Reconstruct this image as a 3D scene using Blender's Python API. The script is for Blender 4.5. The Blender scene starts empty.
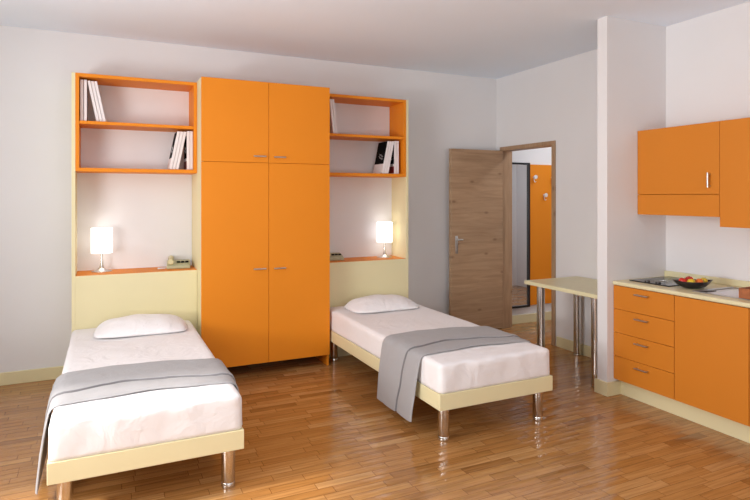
import bpy, bmesh, math, random
from mathutils import Vector, Matrix, noise
R = math.radians
scene = bpy.context.scene
COL = scene.collection
random.seed(4)

# ------------------------------------------------------------------ helpers
def link(o, parent=None):
    COL.objects.link(o)
    if parent is not None:
        o.parent = parent
    return o

def obj(name, bm, mat, parent=None, smooth=False, loc=(0, 0, 0)):
    me = bpy.data.meshes.new(name)
    bmesh.ops.recalc_face_normals(bm, faces=bm.faces)
    bm.to_mesh(me); bm.free()
    if mat is not None:
        me.materials.append(mat)
    if smooth:
        for p in me.polygons:
            p.use_smooth = True
        if smooth != 'all':
            try:
                me.set_sharp_from_angle(angle=R(40))
            except Exception:
                pass
    o = bpy.data.objects.new(name, me)
    o.location = loc
    return link(o, parent)

def tag(o, label, cat, group=None):
    o['label'] = label; o['category'] = cat; o['kind'] = 'thing'
    if group: o['group'] = group
    return o

def thing(name, label, cat, loc=(0, 0, 0), rotz=0.0, group=None):
    o = bpy.data.objects.new(name, None)
    o.empty_display_size = 0.05
    o.location = loc; o.rotation_euler = (0, 0, rotz)
    link(o)
    return tag(o, label, cat, group)

def structure(o):
    o['kind'] = 'structure'
    return o

def copy_tree(o, parent=None):
    c = o.copy(); COL.objects.link(c)
    if parent is not None: c.parent = parent
    for ch in list(o.children):
        copy_tree(ch, c)
    return c

def box(bm, x0, x1, y0, y1, z0, z1, bev=0.0, seg=2):
    t = bmesh.new()
    vs = [t.verts.new((x, y, z)) for x in (x0, x1) for y in (y0, y1) for z in (z0, z1)]
    for f in ((0, 1, 3, 2), (4, 6, 7, 5), (0, 4, 5, 1), (2, 3, 7, 6), (0, 2, 6, 4), (1, 5, 7, 3)):
        t.faces.new([vs[i] for i in f])
    if bev > 0:
        bmesh.ops.bevel(t, geom=list(t.edges), offset=bev, segments=seg, profile=0.5, affect='EDGES')
    merge(bm, t)
    return bm

def merge(bm, t, mat=None):
    if mat is not None:
        bmesh.ops.transform(t, matrix=mat, verts=t.verts)
    me = bpy.data.meshes.new('tmp'); t.to_mesh(me); t.free()
    bm.from_mesh(me); bpy.data.meshes.remove(me)

def B(*a, **k):
    return box(bmesh.new(), *a, **k)

def lathe(bm, prof, seg=32, mat=None):
    """prof: list of (r, z); r==0 gives a pole"""
    t = bmesh.new(); rings = []
    for r, z in prof:
        if r < 1e-6:
            rings.append([t.verts.new((0, 0, z))])
        else:
            rings.append([t.verts.new((r * math.cos(2 * math.pi * i / seg), r * math.sin(2 * math.pi * i / seg), z)) for i in range(seg)])
    for a, b in zip(rings[:-1], rings[1:]):
        for i in range(seg):
            j = (i + 1) % seg
            if len(a) == 1 and len(b) > 1: t.faces.new((a[0], b[i], b[j]))
            elif len(b) == 1 and len(a) > 1: t.faces.new((a[i], a[j], b[0]))
            elif len(a) > 1: t.faces.new((a[i], a[j], b[j], b[i]))
    merge(bm, t, mat)
    return bm

def tube(bm, pts, r, seg=10, caps=True):
    """round tube along a poly-line (radius may be a list)"""
    t = bmesh.new(); pts = [Vector(p) for p in pts]; n = len(pts)
    rs = r if isinstance(r, (list, tuple)) else [r] * n
    rings = []; up = None
    for i, p in enumerate(pts):
        d = (pts[min(i + 1, n - 1)] - pts[max(i - 1, 0)]).normalized()
        if up is None:
            up = Vector((0, 0, 1)) if abs(d.z) < .9 else Vector((1, 0, 0))
        a = d.cross(up)
        if a.length < 1e-4: a = d.cross(Vector((0, 1, 0)))
        a.normalize(); b = d.cross(a).normalized(); up = -b if b.dot(up) < 0 else b
        rings.append([t.verts.new(p + rs[i] * (math.cos(q) * a + math.sin(q) * up)) for q in [2 * math.pi * k / seg for k in range(seg)]])
    for A, Bq in zip(rings[:-1], rings[1:]):
        for i in range(seg):
            j = (i + 1) % seg
            t.faces.new((A[i], A[j], Bq[j], Bq[i]))
    if caps:
        t.faces.new(rings[0][::-1]); t.faces.new(rings[-1])
    merge(bm, t)
    return bm

# ------------------------------------------------------------------ materials
def srgb(r, g, b):
    f = lambda c: (c / 255 / 12.92) if c / 255 <= .04045 else ((c / 255 + .055) / 1.055) ** 2.4
    return (f(r), f(g), f(b), 1)

def newmat(name):
    m = bpy.data.materials.new(name); m.use_nodes = True
    nt = m.node_tree
    return m, nt, nt.nodes['Principled BSDF']

def mat(name, col, rough=.5, metal=0.0, spec=.5, var=.03, scale=6.0, bump=0.0, bscale=60.0, coat=0.0):
    m, nt, p = newmat(name)
    N, L = nt.nodes, nt.links
    tc = N.new('ShaderNodeTexCoord')
    nz = N.new('ShaderNodeTexNoise'); nz.inputs['Scale'].default_value = scale; nz.inputs['Detail'].default_value = 3
    L.new(tc.outputs['Object'], nz.inputs['Vector'])
    rp = N.new('ShaderNodeValToRGB')
    a, b = rp.color_ramp.elements
    a.position, b.position = .3, .7
    a.color = tuple(c * (1 - var) for c in col[:3]) + (1,)
    b.color = tuple(min(1, c * (1 + var)) for c in col[:3]) + (1,)
    L.new(nz.outputs['Fac'], rp.inputs['Fac']); L.new(rp.outputs['Color'], p.inputs['Base Color'])
    p.inputs['Roughness'].default_value = rough
    p.inputs['Metallic'].default_value = metal
    p.inputs['Specular IOR Level'].default_value = spec
    if coat: p.inputs['Coat Weight'].default_value = coat
    if bump > 0:
        n2 = N.new('ShaderNodeTexNoise'); n2.inputs['Scale'].default_value = bscale; n2.inputs['Detail'].default_value = 4
        L.new(tc.outputs['Object'], n2.inputs['Vector'])
        bp = N.new('ShaderNodeBump'); bp.inputs['Strength'].default_value = bump; bp.inputs['Distance'].default_value = .01
        L.new(n2.outputs['Fac'], bp.inputs['Height']); L.new(bp.outputs['Normal'], p.inputs['Normal'])
    return m

def math_node(nt, op, a, b=None):
    n = nt.nodes.new('ShaderNodeMath'); n.operation = op
    for i, v in enumerate((a, b)):
        if v is None: continue
        if isinstance(v, (int, float)): n.inputs[i].default_value = v
        else: nt.links.new(v, n.inputs[i])
    return n.outputs[0]

def floor_material():
    m, nt, p = newmat('parquet')
    N, L = nt.nodes, nt.links
    W_, L_ = .062, .33
    tc = N.new('ShaderNodeTexCoord'); sp = N.new('ShaderNodeSeparateXYZ'); L.new(tc.outputs['Object'], sp.inputs[0])
    x, y = sp.outputs['X'], sp.outputs['Y']
    yr = math_node(nt, 'DIVIDE', y, W_); row = math_node(nt, 'FLOOR', yr); fy = math_node(nt, 'FRACT', yr)
    wn = N.new('ShaderNodeTexWhiteNoise'); wn.noise_dimensions = '1D'; L.new(row, wn.inputs['W'])
    xo = math_node(nt, 'ADD', math_node(nt, 'DIVIDE', x, L_), math_node(nt, 'MULTIPLY', wn.outputs['Value'], 7.0))
    colm = math_node(nt, 'FLOOR', xo); fx = math_node(nt, 'FRACT', xo)
    cb = N.new('ShaderNodeCombineXYZ'); L.new(row, cb.inputs['X']); L.new(colm, cb.inputs['Y'])
    w2 = N.new('ShaderNodeTexWhiteNoise'); w2.noise_dimensions = '2D'; L.new(cb.outputs[0], w2.inputs['Vector'])
    cb2 = N.new('ShaderNodeCombineXYZ'); L.new(colm, cb2.inputs['X']); L.new(row, cb2.inputs['Y'])
    wcol = N.new('ShaderNodeTexWhiteNoise'); wcol.noise_dimensions = '2D'; L.new(cb2.outputs[0], wcol.inputs['Vector'])
    # grain stretched along the boards, shifted per board
    mp = N.new('ShaderNodeCombineXYZ')
    L.new(math_node(nt, 'ADD', math_node(nt, 'MULTIPLY', x, 3.0), math_node(nt, 'MULTIPLY', w2.outputs['Value'], 31.0)), mp.inputs['X'])
    L.new(math_node(nt, 'MULTIPLY', y, 55.0), mp.inputs['Y'])
    g = N.new('ShaderNodeTexNoise'); g.inputs['Scale'].default_value = 1.0; g.inputs['Detail'].default_value = 5; g.inputs['Roughness'].default_value = .6
    L.new(mp.outputs[0], g.inputs['Vector'])
    rp = N.new('ShaderNodeValToRGB'); cr = rp.color_ramp
    cr.elements[0].position = 0; cr.elements[0].color = srgb(145, 100, 56)
    cr.elements[1].position = 1; cr.elements[1].color = srgb(187, 145, 97)
    for pos, c in ((.05, srgb(162, 115, 64)), (.35, srgb(172, 123, 71)), (.6, srgb(175, 127, 75)), (.92, srgb(182, 136, 85))):
        e = cr.elements.new(pos); e.color = c
    L.new(w2.outputs['Value'], rp.inputs['Fac'])
    gr = N.new('ShaderNodeValToRGB'); gr.color_ramp.elements[0].position = .25; gr.color_ramp.elements[0].color = (.58, .52, .45, 1)
    gr.color_ramp.elements[1].position = .6; gr.color_ramp.elements[1].color = (1.10, 1.09, 1.07, 1)
    L.new(g.outputs['Fac'], gr.inputs['Fac'])
    mx = N.new('ShaderNodeMix'); mx.data_type = 'RGBA'; mx.blend_type = 'MULTIPLY'; mx.inputs['Factor'].default_value = .9
    L.new(rp.outputs['Color'], mx.inputs['A']); L.new(gr.outputs['Color'], mx.inputs['B'])
    # joints
    ey = math_node(nt, 'LESS_THAN', math_node(nt, 'MINIMUM', fy, math_node(nt, 'SUBTRACT', 1.0, fy)), .022)
    ex = math_node(nt, 'LESS_THAN', math_node(nt, 'MINIMUM', fx, math_node(nt, 'SUBTRACT', 1.0, fx)), .005)
    jt = math_node(nt, 'MAXIMUM', ey, ex)
    m2 = N.new('ShaderNodeMix'); m2.data_type = 'RGBA'; m2.blend_type = 'MULTIPLY'
    L.new(math_node(nt, 'MULTIPLY', jt, .75), m2.inputs['Factor'])
    L.new(mx.outputs['Result'], m2.inputs['A']); m2.inputs['B'].default_value = (.35, .25, .18, 1)
    L.new(m2.outputs['Result'], p.inputs['Base Color'])
    p.inputs['Roughness'].default_value = .16
    p.inputs['Specular IOR Level'].default_value = .5
    # every board lies a hair out of level, plus the slight swell of the lacquer
    tilt = math_node(nt, 'MULTIPLY', math_node(nt, 'SUBTRACT', w2.outputs['Value'], .5), math_node(nt, 'MULTIPLY', fy, W_ * .075))
    sw = N.new('ShaderNodeTexNoise'); sw.inputs['Scale'].default_value = 9; sw.inputs['Detail'].default_value = 2
    L.new(tc.outputs['Object'], sw.inputs['Vector'])
    tx = math_node(nt, 'MULTIPLY', math_node(nt, 'SUBTRACT', wcol.outputs['Value'], .5), math_node(nt, 'MULTIPLY', fx, L_ * .05))
    tilt = math_node(nt, 'ADD', tilt, tx)
    cup = math_node(nt, 'MULTIPLY', math_node(nt, 'SINE', math_node(nt, 'MULTIPLY', fy, math.pi)), .0011)
    tilt = math_node(nt, 'ADD', tilt, cup)
    L.new(math_node(nt, 'ADD', math_node(nt, 'MULTIPLY', wcol.outputs['Value'], .14), .07), p.inputs['Roughness'])
    hgt = math_node(nt, 'ADD', tilt, math_node(nt, 'MULTIPLY', sw.outputs['Fac'], .0022))
    bp = N.new('ShaderNodeBump'); bp.inputs['Strength'].default_value = .8; bp.inputs['Distance'].default_value = 1.0
    L.new(hgt, bp.inputs['Height']); L.new(bp.outputs['Normal'], p.inputs['Normal'])
    return m

def oak_material(name, horizontal=True):
    """oak veneer in horizontal bands (grain along local X or Y), knots here and there"""
    m, nt, p = newmat(name)
    N, L = nt.nodes, nt.links
    tc = N.new('ShaderNodeTexCoord'); sp = N.new('ShaderNodeSeparateXYZ'); L.new(tc.outputs['Object'], sp.inputs[0])
    z = sp.outputs['Z']; xy = math_node(nt, 'ADD', sp.outputs['X'], sp.outputs['Y'])
    if not horizontal:
        z, xy = xy, z
    band = math_node(nt, 'FLOOR', math_node(nt, 'DIVIDE', z, .245))
    wn = N.new('ShaderNodeTexWhiteNoise'); wn.noise_dimensions = '1D'; L.new(band, wn.inputs['W'])
    cb = N.new('ShaderNodeCombineXYZ')
    L.new(math_node(nt, 'ADD', math_node(nt, 'MULTIPLY', xy, 2.2), math_node(nt, 'MULTIPLY', wn.outputs['Value'], 40)), cb.inputs['X'])
    L.new(math_node(nt, 'MULTIPLY', z, 26.0), cb.inputs['Y'])
    g = N.new('ShaderNodeTexNoise'); g.inputs['Scale'].default_value = 1; g.inputs['Detail'].default_value = 6; g.inputs['Roughness'].default_value = .62; g.inputs['Distortion'].default_value = .6
    L.new(cb.outputs[0], g.inputs['Vector'])
    rp = N.new('ShaderNodeValToRGB'); cr = rp.color_ramp
    cr.elements[0].position = .25; cr.elements[0].color = srgb(146, 116, 88)
    cr.elements[1].position = .75; cr.elements[1].color = srgb(180, 150, 119)
    e = cr.elements.new(.5); e.color = srgb(167, 135, 104)
    L.new(g.outputs['Fac'], rp.inputs['Fac'])
    cw = N.new('ShaderNodeMix'); cw.data_type = 'RGBA'; cw.blend_type = 'MULTIPLY'
    cw.inputs['Factor'].default_value = 1
    tone = math_node(nt, 'ADD', math_node(nt, 'MULTIPLY', wn.outputs['Value'], .10), .94)
    cc = N.new('ShaderNodeCombineColor'); [L.new(tone, cc.inputs[i]) for i in range(3)]
    L.new(rp.outputs['Color'], cw.inputs['A']); L.new(cc.outputs[0], cw.inputs['B'])
    # knots
    vo = N.new('ShaderNodeTexVoronoi'); vo.inputs['Scale'].default_value = 1; vo.voronoi_dimensions = '2D'
    cv = N.new('ShaderNodeCombineXYZ'); L.new(math_node(nt, 'MULTIPLY', xy, 2.1), cv.inputs['X']); L.new(math_node(nt, 'MULTIPLY', z, 4.2), cv.inputs['Y'])
    L.new(cv.outputs[0], vo.inputs['Vector'])
    kn = N.new('ShaderNodeMapRange'); kn.inputs['From Min'].default_value = .015; kn.inputs['From Max'].default_value = .085
    kn.inputs['To Min'].default_value = .55; kn.inputs['To Max'].default_value = 0
    L.new(vo.outputs['Distance'], kn.inputs['Value'])
    km = N.new('ShaderNodeMix'); km.data_type = 'RGBA'; L.new(kn.outputs[0], km.inputs['Factor'])
    L.new(cw.outputs['Result'], km.inputs['A']); km.inputs['B'].default_value = srgb(98, 64, 40)
    L.new(km.outputs['Result'], p.inputs['Base Color'])
    p.inputs['Roughness'].default_value = .42
    return m

def fabric(name, col, weave=.15, wrinkle=.35, wscale=5.0, rough=.9):
    m, nt, p = newmat(name)
    N, L = nt.nodes, nt.links
    tc = N.new('ShaderNodeTexCoord')
    a = N.new('ShaderNodeTexNoise'); a.inputs['Scale'].default_value = wscale; a.inputs['Detail'].default_value = 3; a.inputs['Distortion'].default_value = 1.2
    b = N.new('ShaderNodeTexNoise'); b.inputs['Scale'].default_value = 350; b.inputs['Detail'].default_value = 1
    L.new(tc.outputs['Object'], a.inputs['Vector']); L.new(tc.outputs['Object'], b.inputs['Vector'])
    h = math_node(nt, 'ADD', math_node(nt, 'MULTIPLY', a.outputs['Fac'], wrinkle * .05), math_node(nt, 'MULTIPLY', b.outputs['Fac'], weave * .002))
    bp = N.new('ShaderNodeBump'); bp.inputs['Strength'].default_value = .8; bp.inputs['Distance'].default_value = 1
    L.new(h, bp.inputs['Height']); L.new(bp.outputs['Normal'], p.inputs['Normal'])
    p.inputs['Base Color'].default_value = col
    p.inputs['Roughness'].default_value = rough
    p.inputs['Specular IOR Level'].default_value = .2
    p.inputs['Sheen Weight'].default_value = .15
    return m

ORANGE = srgb(226, 136, 30); CREAM = srgb(226, 216, 174)
M = {}
M['wall'] = mat('wall_paint', srgb(225, 224, 225), .9, spec=.2, var=.012, scale=1.5, bump=.03, bscale=180)
M['ceiling'] = mat('ceiling_paint', srgb(232, 241, 252), .95, spec=.1, var=.01, scale=1.2)
M['floor'] = floor_material()
M['orange'] = mat('orange_laminate', ORANGE, .5, spec=.22, var=.012, scale=2, bump=.01, bscale=300)
M['orange_kitchen'] = mat('kitchen_orange_laminate', srgb(205, 125, 38), .5, spec=.25, var=.012, scale=2, bump=.01, bscale=300)
M['orange_dark'] = mat('orange_board_edge', srgb(222, 132, 30), .5, spec=.22, var=.012, scale=2)
M['cream'] = mat('cream_laminate', CREAM, .5, spec=.3, var=.015, scale=3, bump=.01, bscale=250)
M['skirting'] = mat('cream_skirting', srgb(222, 212, 170), .45, var=.02, scale=3)
M['counter'] = mat('cream_worktop', srgb(222, 214, 174), .35, var=.03, scale=25)
M['oak'] = oak_material('oak_door')
M['oak_v'] = oak_material('oak_frame', False)
M['chrome'] = mat('chrome', (.66, .63, .60, 1), .2, metal=1, var=.02, scale=20)
M['steel'] = mat('brushed_steel', (.62, .62, .64, 1), .3, metal=1, var=.05, scale=60)
M['steel_light'] = mat('bright_steel', (.80, .80, .83, 1), .35, metal=1, var=.03, scale=60)
M['nickel'] = mat('satin_nickel', (.60, .59, .58, 1), .32, metal=1, var=.03, scale=40)
M['sheet'] = fabric('white_cotton', (.83, .805, .81, 1), .1, .30, 6)
M['pillow'] = fabric('white_pillow_cotton', (.84, .815, .82, 1), .1, .4, 8)
M['blanket'] = fabric('grey_wool', (.36, .352, .358, 1), .5, .18, 7)
M['blanket_crease_shade'] = fabric('grey_crease_shade', (.20, .19, .195, 1), .3, .1, 7)
M['paper'] = mat('white_book_cover', srgb(232, 226, 226), .55, var=.02, scale=30)
M['pages'] = mat('book_pages', srgb(214, 206, 200), .8, var=.06, scale=120)
M['black'] = mat('black_print', srgb(8, 8, 10), .8, spec=.1, var=.05, scale=30)
M['red'] = mat('dark_red_print', srgb(128, 14, 18), .5, var=.05, scale=30)
M['phone'] = mat('beige_plastic', srgb(206, 198, 152), .4, var=.02, scale=30)
M['phone_grey'] = mat('grey_green_plastic', srgb(176, 176, 142), .45, var=.02, scale=30)
M['white_plastic'] = mat('white_plastic', srgb(226, 226, 228), .4, var=.02, scale=30)
M['glass_black'] = mat('black_ceramic_glass', (.012, .012, .014, 1), .12, spec=.3, var=.05, scale=30)
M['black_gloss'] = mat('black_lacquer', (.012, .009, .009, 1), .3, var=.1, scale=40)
M['apple_red'] = mat('red_apple_skin', srgb(206, 44, 26), .35, var=.22, scale=30)
M['apple_yellow'] = mat('yellow_apple_skin', srgb(222, 186, 44), .35, var=.15, scale=30)
M['apple_orange'] = mat('orange_fruit_skin', srgb(226, 108, 26), .45, var=.1, scale=60, bump=.1, bscale=300)
M['stalk'] = mat('brown_stalk', srgb(80, 56, 32), .8, var=.1, scale=60)
M['box_wood'] = mat('brown_wood', srgb(158, 92, 52), .45, var=.18, scale=40)
M['mirror'] = mat('mirror_glass', (.80, .82, .83, 1), .02, metal=1, var=.005, scale=2)
M['frame_black'] = mat('black_frame', srgb(22, 22, 26), .4, var=.05, scale=30)
M['frame_white'] = mat('white_window_frame', srgb(236, 236, 236), .4, var=.02, scale=10)
M['shadow_gap'] = mat('recess_shade', srgb(40, 28, 20), .8, var=.05, scale=10)

m, nt, p = newmat('lit_lamp_shade')
p.inputs['Base Color'].default_value = (.9, .88, .85, 1); p.inputs['Roughness'].default_value = .8
tc = nt.nodes.new('ShaderNodeTexCoord'); gz = nt.nodes.new('ShaderNodeTexNoise'); gz.inputs['Scale'].default_value = 40
nt.links.new(tc.outputs['Object'], gz.inputs['Vector'])
rr = nt.nodes.new('ShaderNodeValToRGB'); rr.color_ramp.elements[0].color = (1, .95, .92, 1); rr.color_ramp.elements[1].color = (1, .97, .95, 1)
nt.links.new(gz.outputs['Fac'], rr.inputs['Fac']); nt.links.new(rr.outputs['Color'], p.inputs['Emission Color'])
p.inputs['Emission Strength'].default_value = 1.15
M['shade'] = m

# ------------------------------------------------------------------ room shell
XL, XR, YF, H = -1.35, 4.41, -6.3, 2.8635      # left wall, right wall, front wall, ceiling
VX, VY = 6.6, -2.35                            # hallway beyond the door
T = .12
WY0, WY1, WZ0, WZ1 = -4.15, -1.85, .75, 2.62    # window opening in the left wall

fl = structure(obj('floor', B(XL - T, VX + T, YF - T, T, -.1, 0), M['floor']))
ce = structure(obj('ceiling', B(XL - T, VX + T, YF - T, T, H, H + .1), M['ceiling']))
structure(obj('wall_back', B(XL - T, VX + T, 0, T, 0, H), M['wall']))
bm = bmesh.new()                               # opening for an added window behind the camera
box(bm, XL - T, -.35, YF - T, YF, 0, H); box(bm, 2.75, XR + T, YF - T, YF, 0, H)
box(bm, -.35, 2.75, YF - T, YF, 0, .65); box(bm, -.35, 2.75, YF - T, YF, 2.45, H)
structure(obj('wall_front', bm, M['wall']))
bm = bmesh.new()
box(bm, XL - T, XL, YF, WY0, 0, H); box(bm, XL - T, XL, WY1, 0, 0, H)
box(bm, XL - T, XL, WY0, WY1, 0, WZ0); box(bm, XL - T, XL, WY0, WY1, WZ1, H)
structure(obj('wall_left', bm, M['wall']))
# right wall with the door opening
DY0, DY1, DZ = -.928, -.118, 2.030
bm = bmesh.new()
box(bm, XR, XR + T, YF, DY0, 0, H); box(bm, XR, XR + T, DY1, 0, 0, H); box(bm, XR, XR + T, DY0, DY1, DZ, H)
structure(obj('wall_right', bm, M['wall']))
# stub wall between table and kitchenette
PX, PY0, PY1 = 3.728, -2.236, -2.142
structure(obj('wall_partition', B(PX, XR, PY0, PY1, 0, H), M['wall']))
structure(obj('wall_kitchen', B(4.372, XR - .0005, YF, PY0 - .0005, 0, H), M['wall']))
# hallway
structure(obj('wall_hallway', B(VX, VX + T, VY, 0, 0, H), M['wall']))
structure(obj('wall_hallway_end', B(XR + T, VX + T, VY - T, VY, 0, H), M['wall']))

# skirting boards
BH, BT = .101, .016
def skirt(name, *a):
    return structure(obj(name, B(*a, bev=.003, seg=1), M['skirting']))
skirt('baseboard_back', XL, .070, -BT, 0, 0, BH)
skirt('baseboard_back', 3.036, XR, -BT, 0, 0, BH)
skirt('baseboard_left', XL, XL + BT, YF, -BT, 0, BH)
skirt('baseboard_right', XR - BT, XR, PY1, DY0 - .056, 0, BH)
bm = bmesh.new()
box(bm, PX - BT, PX, PY0 - BT, PY1 + BT, 0, BH); box(bm, PX, XR - BT, PY1, PY1 + BT, 0, BH); box(bm, PX, 3.852, PY0 - BT, PY0, 0, BH)
structure(obj('baseboard_partition', bm, M['skirting']))
skirt('baseboard_hallway', XR + T, VX, -BT, 0, 0, BH)
structure(obj('baseboard_kitchen', B(3.852, 3.870, -4.55, PY0 - .001, 0, .121), M['skirting']))

# window in the left wall (beside the camera, source of the daylight)
w = bpy.data.objects.new('window_1', None); link(w); structure(w)
bm = bmesh.new(); f = .06; xa, xb = XL - .09, XL - .03
box(bm, xa, xb, WY0, WY0 + f, WZ0, WZ1); box(bm, xa, xb, WY1 - f, WY1, WZ0, WZ1)
box(bm, xa, xb, WY0 + f, WY1 - f, WZ0, WZ0 + f); box(bm, xa, xb, WY0 + f, WY1 - f, WZ1 - f, WZ1)
obj('window_frame', bm, M['frame_white'], w)
obj('window_sill', B(XL - T, XL + .12, WY0 - .04, WY1 + .04, WZ0 - .03, WZ0, bev=.006), M['frame_white'], w)

w = bpy.data.objects.new('added_window', None); link(w); structure(w)  # unseen window added behind the camera to go with the fill lamps
bm = bmesh.new(); ya, yb = YF - .09, YF - .03
box(bm, -.35, -.29, ya, yb, .65, 2.45); box(bm, 2.69, 2.75, ya, yb, .65, 2.45)
box(bm, -.29, 2.69, ya, yb, .65, .71); box(bm, -.29, 2.69, ya, yb, 2.39, 2.45); box(bm, 1.17, 1.23, ya, yb, .71, 2.39)
obj('window_frame', bm, M['frame_white'], w)

# ------------------------------------------------------------------ door
d = bpy.data.objects.new('door_1', None); d.location = (XR, DY1, 0); link(d); structure(d)
def rel(o, base):
    o.location = Vector(o.location) - Vector(base); return o
bm = bmesh.new()
ft, fw = .018, .036                      # architrave on the room side
box(bm, XR - ft, XR, DY1, DY1 + fw, 0, DZ + fw, bev=.002, seg=1)
box(bm, XR - ft, XR, DY0 - fw, DY0, 0, DZ + fw, bev=.002, seg=1)
box(bm, XR - ft, XR, DY0, DY1, DZ, DZ + fw, bev=.002, seg=1)
box(bm, XR - ft, XR + T + .005, DY1 - .008, DY1, 0, DZ)     # linings
box(bm, XR - ft, XR + T + .005, DY0, DY0 + .008, 0, DZ)
box(bm, XR - ft, XR + T + .005, DY0 + .008, DY1 - .008, DZ - .008, DZ)
rel(obj('door_frame', bm, M['oak_v'], d), d.location)
LX0, LX1 = 3.690, 4.386
leaf = rel(obj('door_leaf', B(LX0, LX1, -.150, -.110, .012, 2.022, bev=.002, seg=1), M['oak'], d), d.location)
bm = bmesh.new()
hx = LX0 + .068; hy = -.150
box(bm, hx - .018, hx + .018, hy - .007, hy - .0005, .880, 1.075, bev=.003)
tube(bm, [(hx, hy - .007, 1.035), (hx, hy - .045, 1.035)], .010)
tube(bm, [(hx, hy - .045, 1.035), (hx + .03, hy - .047, 1.035), (hx + .055, hy - .045, 1.033)], .0085)
lathe(bm, [(0, 0), (.012, 0), (.012, .006), (0, .006)], 16, Matrix.Translation((hx, hy - .007, .92)) @ Matrix.Rotation(R(90), 4, 'X'))
rel(obj('door_handle', bm, M['nickel'], leaf, True), (0, 0, 0)).location = (0, 0, 0)

# ------------------------------------------------------------------ headboard / bookcase units
D = -.396; TOP = 2.461; NZ = .887
WX0, WX1, WD = 1.0075, 2.108, -.63
def wall_unit(label, xa, xb, panel_side):
    """xa..xb: overall width; the cream end panel stands on panel_side, the other end meets the wardrobe"""
    t = thing('headboard_unit', label, 'headboard unit', (xa, D, 0), group='orange and cream headboard units')
    pt = .026
    g = .0015
    if panel_side < 0:
        pa, pb = xa, xa + pt; ia, ib = xa + pt, xb - g
    else:
        pa, pb = xb - pt, xb; ia, ib = xa + g, xb - pt
    o = (xa, D, 0)
    def put(name, bm, m_, par=t, **k):
        q = obj(name, bm, m_, par, **k)
        q.location = Vector(q.location) - (Vector(o) if par is t else Vector((0, 0, 0)))
        return q
    put('side_panel', B(pa, pb, D, -.002, .0, TOP, bev=.0015, seg=1), M['cream'])
    put('headboard', B(ia, ib, D, D + .03, .0, NZ - .002, bev=.0015, seg=1), M['cream'])
    put('bedside_shelf', B(ia, ib, D + .002, -.002, NZ - .022, NZ, bev=.0015, seg=1), M['orange'])
    put('back_panel', B(ia, ib, -.078, -.066, NZ + .001, TOP - .028), M['wall'])
    case = put('bookcase', boards(ia, ib), M['orange'])
    put('shelf', B(ia + .026, ib - .026, D + .004, -.079, 2.068, 2.093, bev=.0015, seg=1), M['orange'], case)
    return t
def boards(ia, ib):
    bm = bmesh.new(); k = .0255
    box(bm, ia, ib, D, -.002, TOP - .027, TOP, bev=.0015, seg=1)
    box(bm, ia, ib, D, -.079, 1.697, 1.726, bev=.0015, seg=1)
    box(bm, ia, ia + k, D, -.079, 1.726, TOP - .027)
    box(bm, ib - k, ib, D, -.079, 1.726, TOP - .027)
    return bm
wall_unit('orange shelves and cream headboard above the sunlit bed in front', .0735, WX0, -1)
wall_unit('orange shelves and cream headboard between wardrobe and wooden door, over the shaded bed', WX1, 3.031, 1)

# ------------------------------------------------------------------ wardrobe
t = thing('wardrobe', 'tall orange four-door wardrobe standing between the two beds', 'wardrobe', ((WX0 + WX1) / 2, WD, 0))
wb = Vector(t.location)
def wput(name, bm, m_, par=t, base=wb, **k):
    q = obj(name, bm, m_, par, **k); q.location = -base if par is t else Vector((0, 0, 0)); return q
ZT, ZB, ZS = 2.469, .098, 1.785
wput('side_panel', B(WX0, WX0 + .02, WD + .020, -.003, 0, ZT, bev=.001, seg=1), M['cream'])
wput('side_panel', B(WX1 - .02, WX1, WD + .020, -.003, 0, ZT, bev=.001, seg=1), M['orange'])
bm = bmesh.new()
box(bm, WX0 + .02, WX1 - .02, WD + .021, -.003, ZT - .02, ZT); box(bm, WX0 + .02, WX1 - .02, WD + .021, -.003, ZB, ZB + .02)
box(bm, WX0 + .02, WX1 - .02, -.02, -.003, ZB + .02, ZT - .02); box(bm, WX0 + .02, WX1 - .02, WD + .021, -.02, ZS - .01, ZS + .01)
wput('carcass', bm, M['orange_dark'])
wput('plinth', B(WX0 + .02, WX1 - .02, WD + .32, WD + .34, 0, ZB), M['shadow_gap'])  # set-back board, coloured dark for the shade under the wardrobe
XC = 1.558
def bar_handle(bm, a, b, out, r=.006):
    """bar from a to b standing off along vector out"""
    a, b, out = Vector(a), Vector(b), Vector(out)
    dd = (b - a) * .12
    tube(bm, [a + out, b + out], r)
    tube(bm, [a + dd, a + dd + out], r * .8); tube(bm, [b - dd, b - dd + out], r * .8)
    return bm
for (xa, xb, za, zb, hz, h0, h1) in ((WX0, XC, ZS, ZT, 1.838, 1.425, 1.530), (XC, WX1, ZS, ZT, 1.836, 1.598, 1.700),
                                     (WX0, XC, ZB, ZS, .896, 1.425, 1.530), (XC, WX1, ZB, ZS, .893, 1.598, 1.700)):
    g = .0016
    dr = wput('door', B(xa + g * (xa == XC), xb - g * (xb == XC), WD, WD + .019, za + g, zb - g, bev=.0012, seg=1), M['orange'])
    wput('handle', bar_handle(bmesh.new(), (h0, WD, hz), (h1, WD, hz), (0, -.026, 0), .0065), M['nickel'], dr, smooth=True)

# ------------------------------------------------------------------ beds
BW, BL = .880, 2.036        # frame width / length
FZ0, FZ1, MZ = .207, .305, .482
def rounded_box(x0, x1, y0, y1, z0, z1, r, seg=5, cuts=10):
    return B(x0, x1, y0, y1, z0, z1, bev=r, seg=seg)

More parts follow.
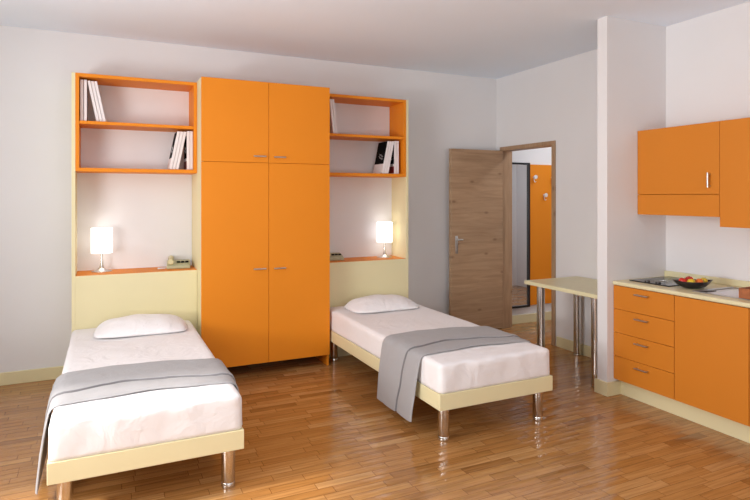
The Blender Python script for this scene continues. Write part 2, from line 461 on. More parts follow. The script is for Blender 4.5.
def make_mattress():
    """soft mattress under a tucked sheet: subdivided rounded slab with pulled folds at the foot"""
    x0, x1, y0, y1, z0, z1 = .003, BW - .003, -BL + .003, -.012, FZ1 + .001, MZ
    bm = bmesh.new()
    nx, ny, nz = 36, 72, 10
    vs = {}
    def P(i, j, k):
        u, v, w_ = i / nx, j / ny, k / nz
        p = Vector((x0 + (x1 - x0) * u, y0 + (y1 - y0) * v, z0 + (z1 - z0) * w_))
        r = .032; rb = .012                    # round off towards the box edges
        c = Vector((min(max(p.x, x0 + r), x1 - r), min(max(p.y, y0 + r), y1 - r), min(max(p.z, z0 + rb), z1 - r)))
        q = p - c
        if q.length > 1e-9 and sum(abs(a) > 1e-6 for a in q) > 1:
            m_ = max(abs(a) for a in q); q = q.normalized() * m_
        p = c + q
        n = noise.noise(Vector((p.x * 4, p.y * 3, p.z * 5 + 3))) * .006
        side = (k < nz and (i in (0, nx) or j in (0, ny)))
        if side:                              # soft vertical pulls of the tucked sheet
            f = noise.noise(Vector((p.x * 9 + 5, p.y * 7, p.z * 4))) * .010 * (.3 + w_)
            if j in (0,): p.y -= f - .002
            if i == 0: p.x += abs(f) * .6
            if i == nx: p.x -= abs(f) * .6
        if k == nz: p.z += n
        return p
    def V(i, j, k):
        if (i, j, k) not in vs: vs[i, j, k] = bm.verts.new(P(i, j, k))
        return vs[i, j, k]
    for i in range(nx):
        for j in range(ny):
            for k in (0, nz): bm.faces.new((V(i, j, k), V(i + 1, j, k), V(i + 1, j + 1, k), V(i, j + 1, k)))
    for k in range(nz):
        for i in range(nx):
            for j in (0, ny): bm.faces.new((V(i, j, k), V(i + 1, j, k), V(i + 1, j, k + 1), V(i, j, k + 1)))
        for j in range(ny):
            for i in (0, nx): bm.faces.new((V(i, j, k), V(i, j + 1, k), V(i, j + 1, k + 1), V(i, j, k + 1)))
    return bm

bed = thing('bed', 'white single bed in sunlight in front, cream frame on chrome legs', 'bed', (.073, D - .006, 0), group='single beds with cream frames')
bm = bmesh.new(); rt = .03
box(bm, 0, rt, -BL + rt, 0, FZ0, FZ1, bev=.002, seg=1); box(bm, BW - rt, BW, -BL + rt, 0, FZ0, FZ1, bev=.002, seg=1)
box(bm, 0, BW, -BL, -BL + rt, FZ0, FZ1, bev=.002, seg=1); box(bm, rt, BW - rt, -rt, 0, FZ0, FZ1, bev=.002, seg=1)
box(bm, rt, BW - rt, -BL + rt, -rt, FZ1 - .03, FZ1 - .001)
obj('bed_frame', bm, M['cream'], bed)
obj('mattress', make_mattress(), M['sheet'], bed, 'all')
for lx in (.068, BW - .068):
    for ly in (-BL + .068, -.10):
        bm = lathe(bmesh.new(), [(0, 0), (.034, 0), (.035, .003), (.035, .026), (.0335, .028), (.0345, .030), (.0345, FZ0), (0, FZ0)], 32)
        obj('leg', bm, M['chrome'], bed, True, (lx, ly, 0))
bed2 = copy_tree(bed); bed2.location.x = 2.129
bed2['label'] = 'white single bed in shade nearest the open wooden door, cream frame on chrome legs'

# ------------------------------------------------------------------ pillows
def make_pillow():
    bm = bmesh.new(); nx, ny = 40, 28; w_, l_ = .328, .205
    top, bot = {}, {}
    for i in range(nx + 1):
        for j in range(ny + 1):
            u, v = 2 * i / nx - 1, 2 * j / ny - 1
            pinch = 1 - .10 * abs(v) ** 5
            pinch_y = 1 - .16 * abs(u) ** 5
            x, y = u * w_ * pinch, v * l_ * pinch_y
            h = max(0, (1 - abs(u) ** 3.2)) ** .7 * max(0, (1 - abs(v) ** 2.6)) ** .85
            z = h * .120 * (.90 + .16 * v) + h * noise.noise(Vector((x * 7, y * 7, 1))) * .018
            top[i, j] = bm.verts.new((x, y, .004 + max(z, 0) + .005 * (1 - h)))
            if i in (0, nx) or j in (0, ny): bot[i, j] = top[i, j]
            else: bot[i, j] = bm.verts.new((x, y, .004 + .003 * (1 - h)))
    for i in range(nx):
        for j in range(ny):
            bm.faces.new((top[i, j], top[i + 1, j], top[i + 1, j + 1], top[i, j + 1]))
            q = (bot[i, j], bot[i, j + 1], bot[i + 1, j + 1], bot[i + 1, j])
            try: bm.faces.new(q)
            except ValueError: pass
    return bm
p1 = obj('pillow', make_pillow(), M['pillow'], None, 'all', (.560, -.700, MZ + .002))
p1.rotation_euler = (0, 0, R(-3))
tag(p1, 'flat white pillow at the head of the sunlit bed in front', 'pillow', 'white pillows on the beds')
p2 = p1.copy(); COL.objects.link(p2); p2.location = (2.590, -.690, MZ + .002); p2.rotation_euler = (0, 0, R(-1))
p2['label'] = 'flat white pillow on the shaded bed nearest the wooden door'

# ------------------------------------------------------------------ blankets
def make_blanket():
    """throw laid across the bed: hangs far down on one side, a little on the other; folded-over band leaves a seam"""
    zt = MZ + .0065
    path = [(-.060, .066), (-.054, .14), (-.043, .24), (-.030, .34), (-.018, .41), (-.009, .450), (.000, MZ - .012), (.016, MZ - .001), (.045, zt)]
    n = 22
    for k in range(1, n): path.append((.05 + (BW - .10) * k / n, zt))
    path += [(BW - .05, zt), (BW - .016, MZ - .001), (BW + .000, MZ - .012), (BW + .008, .450), (BW + .014, .41), (BW + .020, .36), (BW + .022, .30), (BW + .024, .262)]
    L = [0.0]
    for a, b in zip(path[:-1], path[1:]): L.append(L[-1] + math.hypot(b[0] - a[0], b[1] - a[1]))
    def interp(tab, s):
        for (a, va), (b, vb) in zip(tab[:-1], tab[1:]):
            if s <= b:
                q = (s - a) / (b - a); q = q * q * (3 - 2 * q); return va + (vb - va) * q
        return tab[-1][1]
    s0 = L[8]; s1 = L[8 + n]; e = L[-1]
    back = [(0, -1.70), (s0 * .5, -1.69), (s0, -1.68), (s0 + .18, -1.655), (s0 + .42, -1.66), (s1, -1.735), (e, -1.76)]
    front = [(0, -2.19), (s0 * .5, -2.21), (s0, -2.215), (s0 + .15, -2.20), (s0 + .42, -2.165), (s1 - .12, -2.205), (s1, -2.225), (e, -2.27)]
    seam = [(0, -1.985), (s0 * .5, -2.02), (s0, -2.045), (s0 + .3, -1.975), (s0 + .5, -2.01), (s1, -2.085), (e, -2.11)]
    bm = bmesh.new(); nv = 40; th = .006
    grid = []
    for idx, (x, z) in enumerate(path):
        s = L[idx]; b, f, sm = interp(back, s), interp(front, s), interp(seam, s)
        a = path[max(idx - 1, 0)]; c = path[min(idx + 1, len(path) - 1)]
        tx, tz = c[0] - a[0], c[1] - a[1]; ln = math.hypot(tx, tz); nx_, nz_ = -tz / ln, tx / ln
        row = []
        onb = min(1, max(0, (s - s0 * .3) / .3))
        # v samples: back..seam, tight step at the seam, seam..front
        vv = [b + (sm + .004 - b) * k / 24 for k in range(25)] + [sm + .002, sm - .0018, sm - .006] + [sm - .005 + (f - sm + .005) * k / 14 for k in range(1, 15)]
        for q, y in enumerate(vv):
            t_ = .013 if q <= 24 else (.010 if q == 25 else (.0005 if q in (26, 27) else .006))
            if q == 0: t_ = .001
            if q == len(vv) - 1: t_ = .001
            edge = min(1, abs(y - f) / .16, .25 + abs(y - b) / .16)
            rip = edge * .010 * noise.noise(Vector((s * 2.6, y * 5, 2.3))) + .004 * noise.noise(Vector((s * 9, y * 11, 7)))
            fold = .012 * math.exp(-((y - (f + .05)) / .03) ** 2) * (.5 + .5 * math.sin(s * 5 + 1))
            dsp = t_ + abs(rip) + .35 * fold * (1 if s0 < s < s1 else .4)
            if s < s0:                                  # the hanging end swings gently
                dsp += .005 * (1 - s / s0) * math.sin((y + 2) * 13)**2
            row.append((Vector((x + nx_ * dsp, y, z + nz_ * dsp)), Vector((x + nx_ * -.0005, y, z + nz_ * -.0005))))
        grid.append(row)
    T_ = [[bm.verts.new(p[0]) for p in r] for r in grid]; B_ = [[bm.verts.new(p[1]) for p in r] for r in grid]
    nr, nc = len(grid), len(grid[0])
    for i in range(nr - 1):
        for j in range(nc - 1):
            fc = bm.faces.new((T_[i][j], T_[i + 1][j], T_[i + 1][j + 1], T_[i][j + 1]))
            if j == 25: fc.material_index = 1  # shade of the fold's crease, painted as a dark line
            bm.faces.new((B_[i][j], B_[i][j + 1], B_[i + 1][j + 1], B_[i + 1][j]))
        for j in (0, nc - 1): bm.faces.new((T_[i][j], B_[i][j], B_[i + 1][j], T_[i + 1][j]))
    for i in (0, nr - 1):
        for j in range(nc - 1): bm.faces.new((T_[i][j], T_[i][j + 1], B_[i][j + 1], B_[i][j]))
    # y is given in room coordinates: shift to the local origin at the bed
    return bm
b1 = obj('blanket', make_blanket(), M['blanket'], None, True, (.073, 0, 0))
b1.data.materials.append(M['blanket_crease_shade'])
tag(b1, 'grey throw folded across the sunlit bed in front', 'blanket', 'grey throws on the beds')
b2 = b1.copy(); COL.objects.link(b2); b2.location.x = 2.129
b2['label'] = 'grey throw across the shaded bed, end hanging almost to the floor'

# ------------------------------------------------------------------ bedside lamps
lamp = thing('table_lamp', 'lit white cylinder table lamp on the niche shelf above the sunlit bed', 'lamp', (.282, -.185, NZ + .001), group='bedside lamps')
obj('base', lathe(bmesh.new(), [(0, 0), (.078, 0), (.078, .003), (.060, .008), (.034, .018), (.018, .034), (.011, .060), (.009, .10), (.0085, .17), (0, .17)], 40), M['chrome'], lamp, True)
obj('bulb', lathe(bmesh.new(), [(0, .17), (.012, .17), (.014, .20), (.028, .225), (.030, .245), (.022, .268), (0, .276)], 24), M['shade'], lamp, 'all')
bm = lathe(bmesh.new(), [(.0815, .152), (.0815, .356), (.0795, .356), (.0795, .152), (.0815, .152)], 48)
obj('lamp_shade', bm, M['shade'], lamp, True)
lamp2 = copy_tree(lamp); lamp2.location = (2.868, -.190, NZ + .001)
lamp2['label'] = 'lit white cylinder table lamp on the niche shelf above the shaded bed by the door'

# ------------------------------------------------------------------ telephones
def make_phone(label, loc):
    t = thing('telephone', label, 'telephone', loc, R(-6), 'beige desk telephones')
    bm = bmesh.new()                         # wedge body: low towards the room, high at the back
    pts = [(-.10, 0), (.10, 0), (.10, .028), (-.02, .062), (-.10, .062)]
    a = [bm.verts.new((-.085, y_ * -1, z_)) for y_, z_ in [(-p[0], p[1]) for p in pts]]
    a = []
    for x in (-.095, .095):
        a.append([bm.verts.new((x, y, z)) for (y, z) in ((-.085, 0), (.085, 0), (.085, .060), (.030, .060), (-.085, .026))])
    bm.verts.ensure_lookup_table()
    for v in [v for v in bm.verts if not v.link_faces and v not in a[0] and v not in a[1]]: bm.verts.remove(v)
    bm.faces.new(a[0]); bm.faces.new(a[1][::-1])
    for i in range(5):
        j = (i + 1) % 5; bm.faces.new((a[0][i], a[1][i], a[1][j], a[0][j]))
    bmesh.ops.bevel(bm, geom=list(bm.edges), offset=.006, segments=3, profile=.5, affect='EDGES')
    obj('body', bm, M['phone_grey'], t, True)
    hs = bmesh.new()                         # handset lying along the left side
    tube(hs, [(-.062, -.095, .062), (-.062, -.080, .058), (-.062, -.045, .070), (-.062, 0, .078), (-.062, .045, .082), (-.062, .075, .074), (-.062, .092, .078)],
         [.022, .025, .015, .014, .015, .025, .021], 14)
    obj('handset', hs, M['phone'], t, True)
    for k in range(3):
        obj('key', B(-.014, .014, -.010, .010, -.003, .006, bev=.002), M['black'], t, False, (.000 + k * .034, -.020, .0505)).rotation_euler = (R(16.5), 0, 0)
    cb = bmesh.new(); pts = []
    for i in range(90):
        q = i / 89; ang = q * 14 * 2 * math.pi
        cx = -.10 - .062 * math.sin(math.pi * q); cy = -.075 + .05 * q - .02 * math.sin(math.pi * q)
        pts.append((cx + .004 * math.cos(ang), cy + .004 * math.cos(ang) * .3, .0075 + .0045 * math.sin(ang)))
    tube(cb, pts, .0026, 6)
    obj('cord', cb, M['white_plastic'], t, 'all')
    return t
ph1 = make_phone('beige desk telephone with black keys on the niche shelf above the sunlit bed', (.880, -.195, NZ + .001))
ph2 = make_phone('beige desk telephone half hidden behind the wardrobe, above the shaded bed', (2.300, -.195, NZ + .001))

# ------------------------------------------------------------------ books
def book(label, xb, zb, tilt, h, th, depth, yfront, group, prints=()):
    """upright book: spine towards the room, standing on its lower edge at x=xb; tilt>0 leans to +X"""
    t = thing('book', label, 'book', (xb, yfront, zb), 0, group)
    t.rotation_euler = (0, tilt, 0)
    c = .0022
    bm = bmesh.new()
    box(bm, 0, c, 0, depth, 0, h, bev=.0006, seg=1); box(bm, th - c, th, 0, depth, 0, h, bev=.0006, seg=1); box(bm, c, th - c, 0, c, 0, h)
    obj('cover', bm, M['paper'], t)
    obj('pages', B(c, th - c, c, depth - .004, .004, h - .004), M['pages'], t)
    for (side, y0, y1, z0, z1, mk) in prints:
        xa, xc = (-.0007, -.0001) if side < 0 else (th + .0001, th + .0007)
        pr_ = obj('cover_print', B(xa, xc, y0, y1, z0, z1), M[mk], t)
        if mk == 'black' and z1 - z0 > .15:      # pale handwriting-like strokes on the black panel
            sb = bmesh.new(); xs = xa - .0006 if side < 0 else xc + .0006
            for q in range(2):
                zz = z0 + .045 + q * .028
                tube(sb, [(xs, y0 + .04 + .09 * k / 14, zz + .010 * math.sin(k * 1.9 + q) + .03 * k / 14) for k in range(15)], .0007, 5)
            obj('script', sb, M['paper'], pr_)
    return t

BH_ = .326
YB = D + .045
za, zb_ = 2.0932, 1.7262
GU, GL = 'white books on the upper shelf over the sunlit bed', 'white books on the lower shelf over the sunlit bed'
blk_r = ((1, .015, .19, .012, .05, 'red'),)
blk = ((-1, .0005, .204, .095, .322, 'black'),)
redb = ((-1, .012, .19, .01, .075, 'red'), (-1, .012, .19, .10, .29, 'black'))
def ln(x, s): return x
tl = R(11.5)
# top shelf over the sunlit bed: two upright at the end board, three leaning on them
book('greyish white upright book against the end board, top shelf over the sunlit bed', .1315, za, 0, .326, .021, .205, YB, GU)
book('white upright book with dark red back cover foot, top shelf over the sunlit bed', .1565, za, 0, .326, .021, .205, YB, GU, blk_r)
for k, lab in enumerate(('leaning white book touching the upright ones, top shelf over the sunlit bed',
                         'middle one of three leaning white books, top shelf over the sunlit bed',
                         'outermost leaning white book with bare shelf beside it, top shelf over the sunlit bed')):
    book(lab, .246 + k * .0235, za + .0002, -tl, BH_ - .002, .0205, .205, YB, GU)
# lower shelf over the sunlit bed: two upright at the wardrobe end, three leaning on them
for k, lab in enumerate(('leaning white book with black front cover, lower shelf over the sunlit bed',
                         'middle one of three leaning white books, lower shelf over the sunlit bed',
                         'leaning white book touching the upright ones, lower shelf over the sunlit bed')):
    book(lab, .789 + k * .0255, zb_ + .0052, tl, BH_ - .002, .0225, .205, YB, GL, blk if k == 0 else ())
book('white upright book with dark red and black cover, lower shelf over the sunlit bed', .9295, zb_, 0, .327, .0225, .205, YB, GL, redb)
book('white upright book against the wardrobe-side board, lower shelf over the sunlit bed', .9545, zb_, 0, .327, .0225, .205, YB, GL)
# unit beside the door
GU2, GL2 = 'white books on the upper shelf by the door', 'white books on the lower shelf by the door'
for k, lab in enumerate(('leaning white book partly hidden by the wardrobe, top shelf over the shaded bed',
                         'outermost leaning white book on the top shelf over the shaded bed')):
    book(lab, 2.2495 + k * .0245, za + .0002, -R(6.5), BH_, .0215, .205, YB, GU2)
for k, lab in enumerate(('leaning white book showing a black cover with pale script, lower shelf over the shaded bed',
                         'middle one of three leaning white books, lower shelf over the shaded bed',
                         'leaning white book touching the upright ones, lower shelf over the shaded bed')):
    book(lab, 2.757 + k * .0255, zb_ + .0052, tl, BH_ - .002, .0225, .205, YB, GL2, blk if k == 0 else ())
book('white upright book with dark red cover foot, lower shelf over the shaded bed', 2.898, zb_, 0, .327, .0225, .205, YB, GL2, redb)
book('white upright book against the end board, lower shelf over the shaded bed', 2.9235, zb_, 0, .327, .0225, .205, YB, GL2)

# ------------------------------------------------------------------ table
tb = thing('table', 'narrow cream table on chrome tube legs against the partition, beside the doorway', 'table', (4.06, -1.70, 0))
def tput(name, bm, m_, **k):
    q = obj(name, bm, m_, tb, **k); q.location = -Vector(tb.location); return q
TX0, TX1, TY0, TY1 = 3.748, XR - .020, PY1 + .018, -1.272
tput('tabletop', B(TX0, TX1, TY0, TY1, .708, .740, bev=.003), M['counter'])
for lx, ly in ((TX0 + .100, TY1 - .105), (TX1 - .055, TY1 - .055), (TX0 + .045, TY0 + .060), (TX1 - .055, TY0 + .060)):
    bm = lathe(bmesh.new(), [(0, 0), (.035, 0), (.036, .004), (.036, .020), (.0352, .022), (.035, .024), (.035, .700), (.042, .701), (.042, .708), (0, .708)], 32)
    q = obj('leg', bm, M['chrome'], tb, True); q.location = Vector((lx, ly, 0)) - Vector(tb.location)

# ------------------------------------------------------------------ kitchenette
KXR = 4.372                                     # face of the wall behind the kitchenette
KX = 3.791; CZ0, CZ1 = .835, .864
KY = PY0 - .003
def kitchen_unit(name, label, y0, y1):
    return thing(name, label, 'cabinet', (KXR, (y0 + y1) / 2, 0))
def kput(t, name, bm, m_, **k):
    q = obj(name, bm, m_, t, **k); q.location = -Vector(t.location); return q
def carcass(x0, x1, y0, y1, z0, z1):
    bm = bmesh.new(); k = .018
    box(bm, x0, x1, y0, y0 + k, z0, z1); box(bm, x0, x1, y1 - k, y1, z0, z1)
    box(bm, x0, x1, y0 + k, y1 - k, z0, z0 + k); box(bm, x0, x1, y0 + k, y1 - k, z1 - k, z1)
    box(bm, x1 - k, x1, y0 + k, y1 - k, z0 + k, z1 - k)
    return bm
# drawers
y1, y0 = KY, -2.747
t = kitchen_unit('drawer_cabinet', 'orange base cabinet with four drawers under the hob', y0, y1)
kput(t, 'carcass', carcass(KX + .02, KXR - .003, y0 + .001, y1, .123, CZ0 - .001), M['orange_dark'])
zs = [.123, .300, .478, .655, CZ0 - .003]
for a, b in zip(zs[:-1], zs[1:]):
    dr = kput(t, 'drawer', B(KX, KX + .019, y0 + .0015, y1, a + .0015, b - .0015, bev=.0012, seg=1), M['orange_kitchen'])
    h = obj('handle', bar_handle(bmesh.new(), (KX, -2.445, b - .042), (KX, -2.555, b - .042), (-.026, 0, 0), .006), M['nickel'], dr, True)
# door cabinets
for (y0, y1, lab) in ((-3.243, -2.748, 'orange base cabinet with one plain door beside the drawers'),
                      (-3.900, -3.244, 'orange base cabinet cut off by the edge of the view, beyond the plain door')):
    t = kitchen_unit('base_cabinet', lab, y0, y1)
    kput(t, 'carcass', carcass(KX + .02, KXR - .003, y0 + .001, y1 - .001, .123, .60), M['orange_dark'])
    kput(t, 'door', B(KX, KX + .019, y0 + .0015, y1 - .0015, .1245, CZ0 - .0045, bev=.0012, seg=1), M['orange_kitchen'])
# worktop with a cut-out for the basin
SX0, SX1, SY0, SY1 = 3.885, 4.275, -3.40, -2.835
t = thing('worktop', 'cream worktop with rounded front edge along the kitchenette', 'worktop', (KXR, -3.0, CZ0))
bm = bmesh.new()
box(bm, 3.776, 3.868, -3.9, KY, CZ0, CZ1, bev=.010, seg=4)
box(bm, 3.860, SX0, -3.9, KY, CZ0, CZ1); box(bm, SX1, KXR - .003, -3.9, KY, CZ0, CZ1)
box(bm, SX0, SX1, SY1, KY, CZ0, CZ1); box(bm, SX0, SX1, -3.9, SY0, CZ0, CZ1)
kput(t, 'slab', bm, M['counter'])
kput(t, 'backsplash', B(KXR - .022, KXR - .003, -3.9, KY, CZ1, CZ1 + .046, bev=.004), M['counter'])
# hob
t = thing('hob', 'black glass hob set in the worktop beside the partition', 'hob', (4.13, -2.45, CZ1))
kput(t, 'glass_plate', B(3.895, 4.335, -2.628, -2.292, CZ1 + .0005, CZ1 + .008, bev=.0025), M['glass_black'])
for (hx, hy, r) in ((4.230, -2.46, .092), (4.035, -2.46, .075)):
    bm = bmesh.new()
    for rr_ in (r, r * .62):
        lathe(bm, [(rr_ - .004, 0), (rr_, 0), (rr_, .0008), (rr_ - .004, .0008), (rr_ - .004, 0)], 40, Matrix.Translation((hx, hy, CZ1 + .0082)))
    kput(t, 'cooking_zone', bm, M['steel'], smooth=True)
for hy in (-2.425, -2.515):
    bm = lathe(bmesh.new(), [(0, 0), (.019, 0), (.018, .008), (.015, .010), (0, .010)], 24, Matrix.Translation((3.930, hy, CZ1 + .0082)))
    kput(t, 'knob', bm, M['black_gloss'], smooth=True)
# sink: drainer plate level with the worktop, basin further along
t = thing('sink', 'stainless steel sink with drainer set in the worktop beside the fruit bowl', 'sink', (4.08, -3.1, CZ1))
bm = bmesh.new()
rim = [(SX0 - .016, SX0 + .012, SY0 - .016, SY1 + .016), (SX1 - .012, SX1 + .016, SY0 - .016, SY1 + .016), (SX0 + .012, SX1 - .012, SY0 - .016, SY0 + .012), (SX0 + .012, SX1 - .012, SY1 - .012, SY1 + .016)]
for a in rim: box(bm, *a, CZ1 + .0006, CZ1 + .005, bev=.0015, seg=1)
kput(t, 'rim', bm, M['steel'])
SB = -3.14                                       # basin starts here
bm = bmesh.new(); box(bm, SX0 + .008, SX1 - .008, SB, SY1 - .008, CZ1 - .008, CZ1 - .002)
for k in range(9):
    yy = SY1 - .075 - k * .025
    tube(bm, [(SX0 + .05, yy, CZ1 - .003), (SX1 - .05, yy, CZ1 - .003)], .0035, 8)
kput(t, 'drainer', bm, M['steel_light'], smooth=True)
kput(t, 'black_strip', B(SX0 + .02, SX0 + .15, SY1 - .045, SY1 - .012, CZ1 - .0018, CZ1 + .003, bev=.001, seg=1), M['black_gloss'])  # plain black strip at the end of the drainer
bm = bmesh.new(); k = .004; zb0 = CZ1 - .15
box(bm, SX0 + .003, SX0 + .003 + k, SY0 + .003, SB, zb0, CZ1 - .002); box(bm, SX1 - .003 - k, SX1 - .003, SY0 + .003, SB, zb0, CZ1 - .002)
box(bm, SX0 + .007, SX1 - .007, SY0 + .003, SY0 + .007, zb0, CZ1 - .002); box(bm, SX0 + .007, SX1 - .007, SB - .004, SB, zb0, CZ1 - .008)
box(bm, SX0 + .007, SX1 - .007, SY0 + .007, SB - .004, zb0, zb0 + k)
kput(t, 'basin', bm, M['steel'])
kput(t, 'drain', lathe(bmesh.new(), [(0, 0), (.035, 0), (.035, .003), (.012, .001), (0, .001)], 28, Matrix.Translation((4.08, -3.27, zb0 + k + .0003))), M['nickel'], smooth=True)
# wooden box by the frame's edge
t = thing('wooden_box', 'small brown wooden box on the worktop beyond the sink, cut by the frame', 'box', (3.93, -3.19, CZ1))
# ------------------------------------------------------------------ fruit bowl
bowl = thing('fruit_bowl', 'dark boat-shaped bowl holding fruit, on the worktop beside the hob', 'bowl', (4.005, -2.728, CZ1 + .0008), R(-28))
def boat(sx, sy, h, thick):
    bm = bmesh.new(); seg = 56; rings = 9; outer, inner = [], []
    for k in range(rings + 1):
        q = k / rings; r = .30 + .70 * math.sin(q * math.pi / 2) ** .9
        zz = h * q ** 1.7
        ro, ri = [], []
        for i in range(seg):
            a = 2 * math.pi * i / seg; ca, sa = math.cos(a), math.sin(a)
            tip = abs(ca) ** 14 * q ** 3
            x = sx * r * ca * (1 + .30 * tip); y = sy * r * sa
            z = zz + h * .16 * tip
            ro.append(bm.verts.new((x, y, z)))
            ri.append(bm.verts.new((x * (1 - thick / sx), y * (1 - thick / sy), z + (thick if k < rings else .0))))
        outer.append(ro); inner.append(ri)
    for Lr, flip in ((outer, 0), (inner, 1)):
        for a, b in zip(Lr[:-1], Lr[1:]):
            for i in range(seg):
                j = (i + 1) % seg; bm.faces.new((a[i], a[j], b[j], b[i]))
        bm.faces.new(Lr[0])
    for i in range(seg):
        j = (i + 1) % seg; bm.faces.new((outer[-1][i], outer[-1][j], inner[-1][j], inner[-1][i]))
    return bm
obj('shell', boat(.106, .086, .050, .005), M['black_gloss'], bowl, True)

def fruit(name, label, cat, loc, r, mk, tilt):
    t = thing(name, label, cat, loc, 0, 'fruit in the dark bowl')
    t.rotation_euler = tilt
    prof = []
    for k in range(17):
        a = -math.pi / 2 + math.pi * k / 16
        rr_ = r * math.cos(a) * (1 + .05 * math.sin(a)); zz = r * .93 * math.sin(a)
        if k >= 13 and mk != 'apple_orange': zz -= (k - 12) ** 2 * r * .022
        prof.append((rr_ if 0 < k < 16 else 0, zz))
    obj('skin', lathe(bmesh.new(), prof, 24), M[mk], t, 'all')
    if mk != 'apple_orange':
        obj('stalk', tube(bmesh.new(), [(0, 0, r * .5), (.001, 0, r * .8), (.003, .001, r * 1.05)], .0013, 6), M['stalk'], t, True)
    return t
cb = Vector((4.005, -2.728, CZ1))
ca_, sa_ = math.cos(R(-28)), math.sin(R(-28))
def inb(u, v, z): return (cb.x + u * ca_ - v * sa_, cb.y + u * sa_ + v * ca_, cb.z + z)
fruit('apple', 'red apple at the partition end of the fruit bowl', 'apple', inb(-.072, -.014, .049), .027, 'apple_red', (.2, .3, 0))
fruit('apple', 'yellow apple beside the red one at the partition end of the bowl', 'apple', inb(-.030, -.044, .047), .026, 'apple_yellow', (-.3, .2, 0))
fruit('apple', 'red apple on the wall side of the bowl, sitting highest', 'apple', inb(-.010, .026, .053), .028, 'apple_red', (.1, -.2, 0))
fruit('orange', 'orange in front towards the sink end of the bowl', 'orange', inb(.030, -.032, .046), .026, 'apple_orange', (0, 0, 0))
fruit('apple', 'yellow apple at the sink end of the fruit bowl', 'apple', inb(.075, -.004, .051), .025, 'apple_yellow', (.3, .1, 0))

# wooden box geometry
t = [o for o in COL.objects if o.name.startswith('wooden_box')][0]
bm = bmesh.new(); x0, x1, y0, y1, z0, z1, k = 3.880, 4.06, -3.36, -3.125, CZ1 + .0055, CZ1 + .068, .010
box(bm, x0, x0 + k, y0, y1, z0, z1, bev=.002, seg=1); box(bm, x1 - k, x1, y0, y1, z0, z1, bev=.002, seg=1)
box(bm, x0 + k, x1 - k, y0, y0 + k, z0, z1); box(bm, x0 + k, x1 - k, y1 - k, y1, z0, z1); box(bm, x0 + k, x1 - k, y0 + k, y1 - k, z0, z0 + k)
kput(t, 'tray', bm, M['box_wood'])

# wall cabinets
UX = 4.048
t = kitchen_unit('wall_mounted_cabinet', 'orange wall cabinet with hinged door over a low flap, beside the partition', -2.893, KY)
t.location.z = 1.363
kput(t, 'carcass', carcass(UX + .02, KXR - .003, -2.892, KY, 1.365, 2.008), M['orange_dark'])
dr = kput(t, 'door', B(UX, UX + .019, -2.8915, KY, 1.5175, 2.010, bev=.0012, seg=1), M['orange_kitchen'])
obj('handle', bar_handle(bmesh.new(), (UX, -2.826, 1.562), (UX, -2.826, 1.664), (-.026, 0, 0), .0065), M['nickel'], dr, True)
kput(t, 'flap', B(UX, UX + .019, -2.8915, KY, 1.363, 1.5145, bev=.0012, seg=1), M['orange_kitchen'])
t = kitchen_unit('wall_mounted_cabinet', 'orange wall cabinet reaching lower, cut off by the edge of the view', -3.50, -2.894)
t.location.z = 1.297
kput(t, 'carcass', carcass(UX + .02, KXR - .003, -3.50, -2.895, 1.299, 2.008), M['orange_dark'])
kput(t, 'door', B(UX, UX + .019, -3.499, -2.8945, 1.297, 2.010, bev=.0012, seg=1), M['orange_kitchen'])

# ------------------------------------------------------------------ hallway beyond the door
t = thing('coat_hook_rail', 'orange coat panel with round pale hooks on the hallway wall', 'coat rack', (5.25, -.001, .2))
kput(t, 'panel', B(4.886, 5.90, -.020, -.001, .205, 1.885, bev=.0015, seg=1), M['orange'])
for (hx, hz) in ((4.942, 1.735), (5.098, 1.520), (5.225, 1.735), (5.380, 1.520), (5.508, 1.735)):
    bm = lathe(bmesh.new(), [(0, 0), (.010, 0), (.010, .030), (.023, .033), (.025, .040), (.022, .047), (0, .050)], 24, Matrix.Translation((hx, -.020, hz)) @ Matrix.Rotation(R(90), 4, 'X'))
    tube(bm, [(hx, -.028, hz - .01), (hx, -.032, hz - .045), (hx, -.045, hz - .062), (hx, -.062, hz - .055)], .005, 8)
    kput(t, 'hook', bm, M['white_plastic'], smooth=True)
t = thing('mirror', 'tall black-framed mirror on the hallway wall seen through the doorway', 'mirror', (4.72, -.001, .2))
bm = bmesh.new(); x0, x1, z0, z1, k = 4.545, 4.878, .190, 1.902, .022
box(bm, x0, x0 + k, -.034, -.001, z0, z1); box(bm, x1 - k, x1, -.034, -.001, z0, z1)
box(bm, x0 + k, x1 - k, -.034, -.001, z0, z0 + k); box(bm, x0 + k, x1 - k, -.034, -.001, z1 - k, z1)
kput(t, 'frame', bm, M['frame_black'])
kput(t, 'mirror_glass', B(x0 + k, x1 - k, -.016, -.002, z0 + k, z1 - k), M['mirror'])

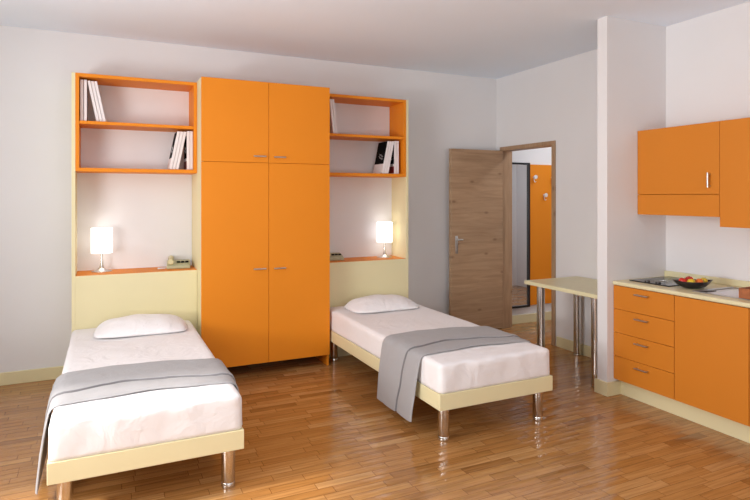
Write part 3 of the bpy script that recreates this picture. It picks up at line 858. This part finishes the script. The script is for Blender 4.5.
# ------------------------------------------------------------------ light
def area(name, loc, rot, sx, sy, power, col=(1, 1, 1), spread=180):
    l = bpy.data.lights.new(name, 'AREA'); l.shape = 'RECTANGLE'; l.size = sx; l.size_y = sy; l.energy = power; l.color = col; l.spread = R(spread)
    o = bpy.data.objects.new(name, l); o.location = loc; o.rotation_euler = rot
    return link(o)
# daylight through the window in the left wall
area('daylight_and_fill', (XL - .14, (WY0 + WY1) / 2 - .05, (WZ0 + WZ1) / 2), (0, R(-90), 0), WZ1 - WZ0 - .1, WY1 - WY0 - .3, 57, (1, .972, .945), 152)
# added area lamp tilted up to fill light onto the ceiling
area('ceiling_fill', (XL - .16, (WY0 + WY1) / 2 - .3, WZ0 + .35), (0, R(-128), 0), .5, WY1 - WY0 - .7, 50, (1, .985, .98))
area('daylight_and_fill', (1.2, YF + .02 - .14, 1.55), (R(90), 0, 0), 3.0, 1.7, 11, (1, .98, .96))  # added fill lamp at the added front window
area('ceiling_fill', (1.2, YF - .14, 1.0), (R(128), 0, 0), 2.8, .5, 30, (1, .985, .98))  # second added ceiling fill, from behind the camera
# hallway ceiling light
area('hallway_light', (5.5, -1.0, H - .05), (0, 0, 0), .5, .5, 20, (.95, .97, 1))
sl = bpy.data.lights.new('sun', 'SUN'); sl.energy = 3.6; sl.angle = R(5); sl.color = (1, .95, .90)
so = bpy.data.objects.new('sun', sl); link(so)
so.rotation_euler = Vector((.545, -.03, -.49)).to_track_quat('-Z', 'Y').to_euler(); so.location = (-4, -3, 4)

wd = bpy.data.worlds.new('world'); scene.world = wd; wd.use_nodes = True
bg = wd.node_tree.nodes['Background']; bg.inputs['Color'].default_value = (.90, .95, 1, 1); bg.inputs['Strength'].default_value = .85

# ------------------------------------------------------------------ camera
cd = bpy.data.cameras.new('camera'); cam = bpy.data.objects.new('camera', cd); link(cam)
cam.location = (.3104, -5.3632, 1.5); cam.rotation_euler = (R(90), 0, -.4423)
cd.sensor_width = 36; cd.lens = 568.97 / 750 * 36
cd.shift_y = -(250 - 196.73) / 750
cd.clip_start = .05; cd.clip_end = 60
scene.camera = cam

scene.view_settings.view_transform = 'Standard'
scene.view_settings.look = 'None'
scene.view_settings.exposure = 0
scene.cycles.max_bounces = 10
scene.cycles.diffuse_bounces = 6
scene.cycles.use_denoising = True
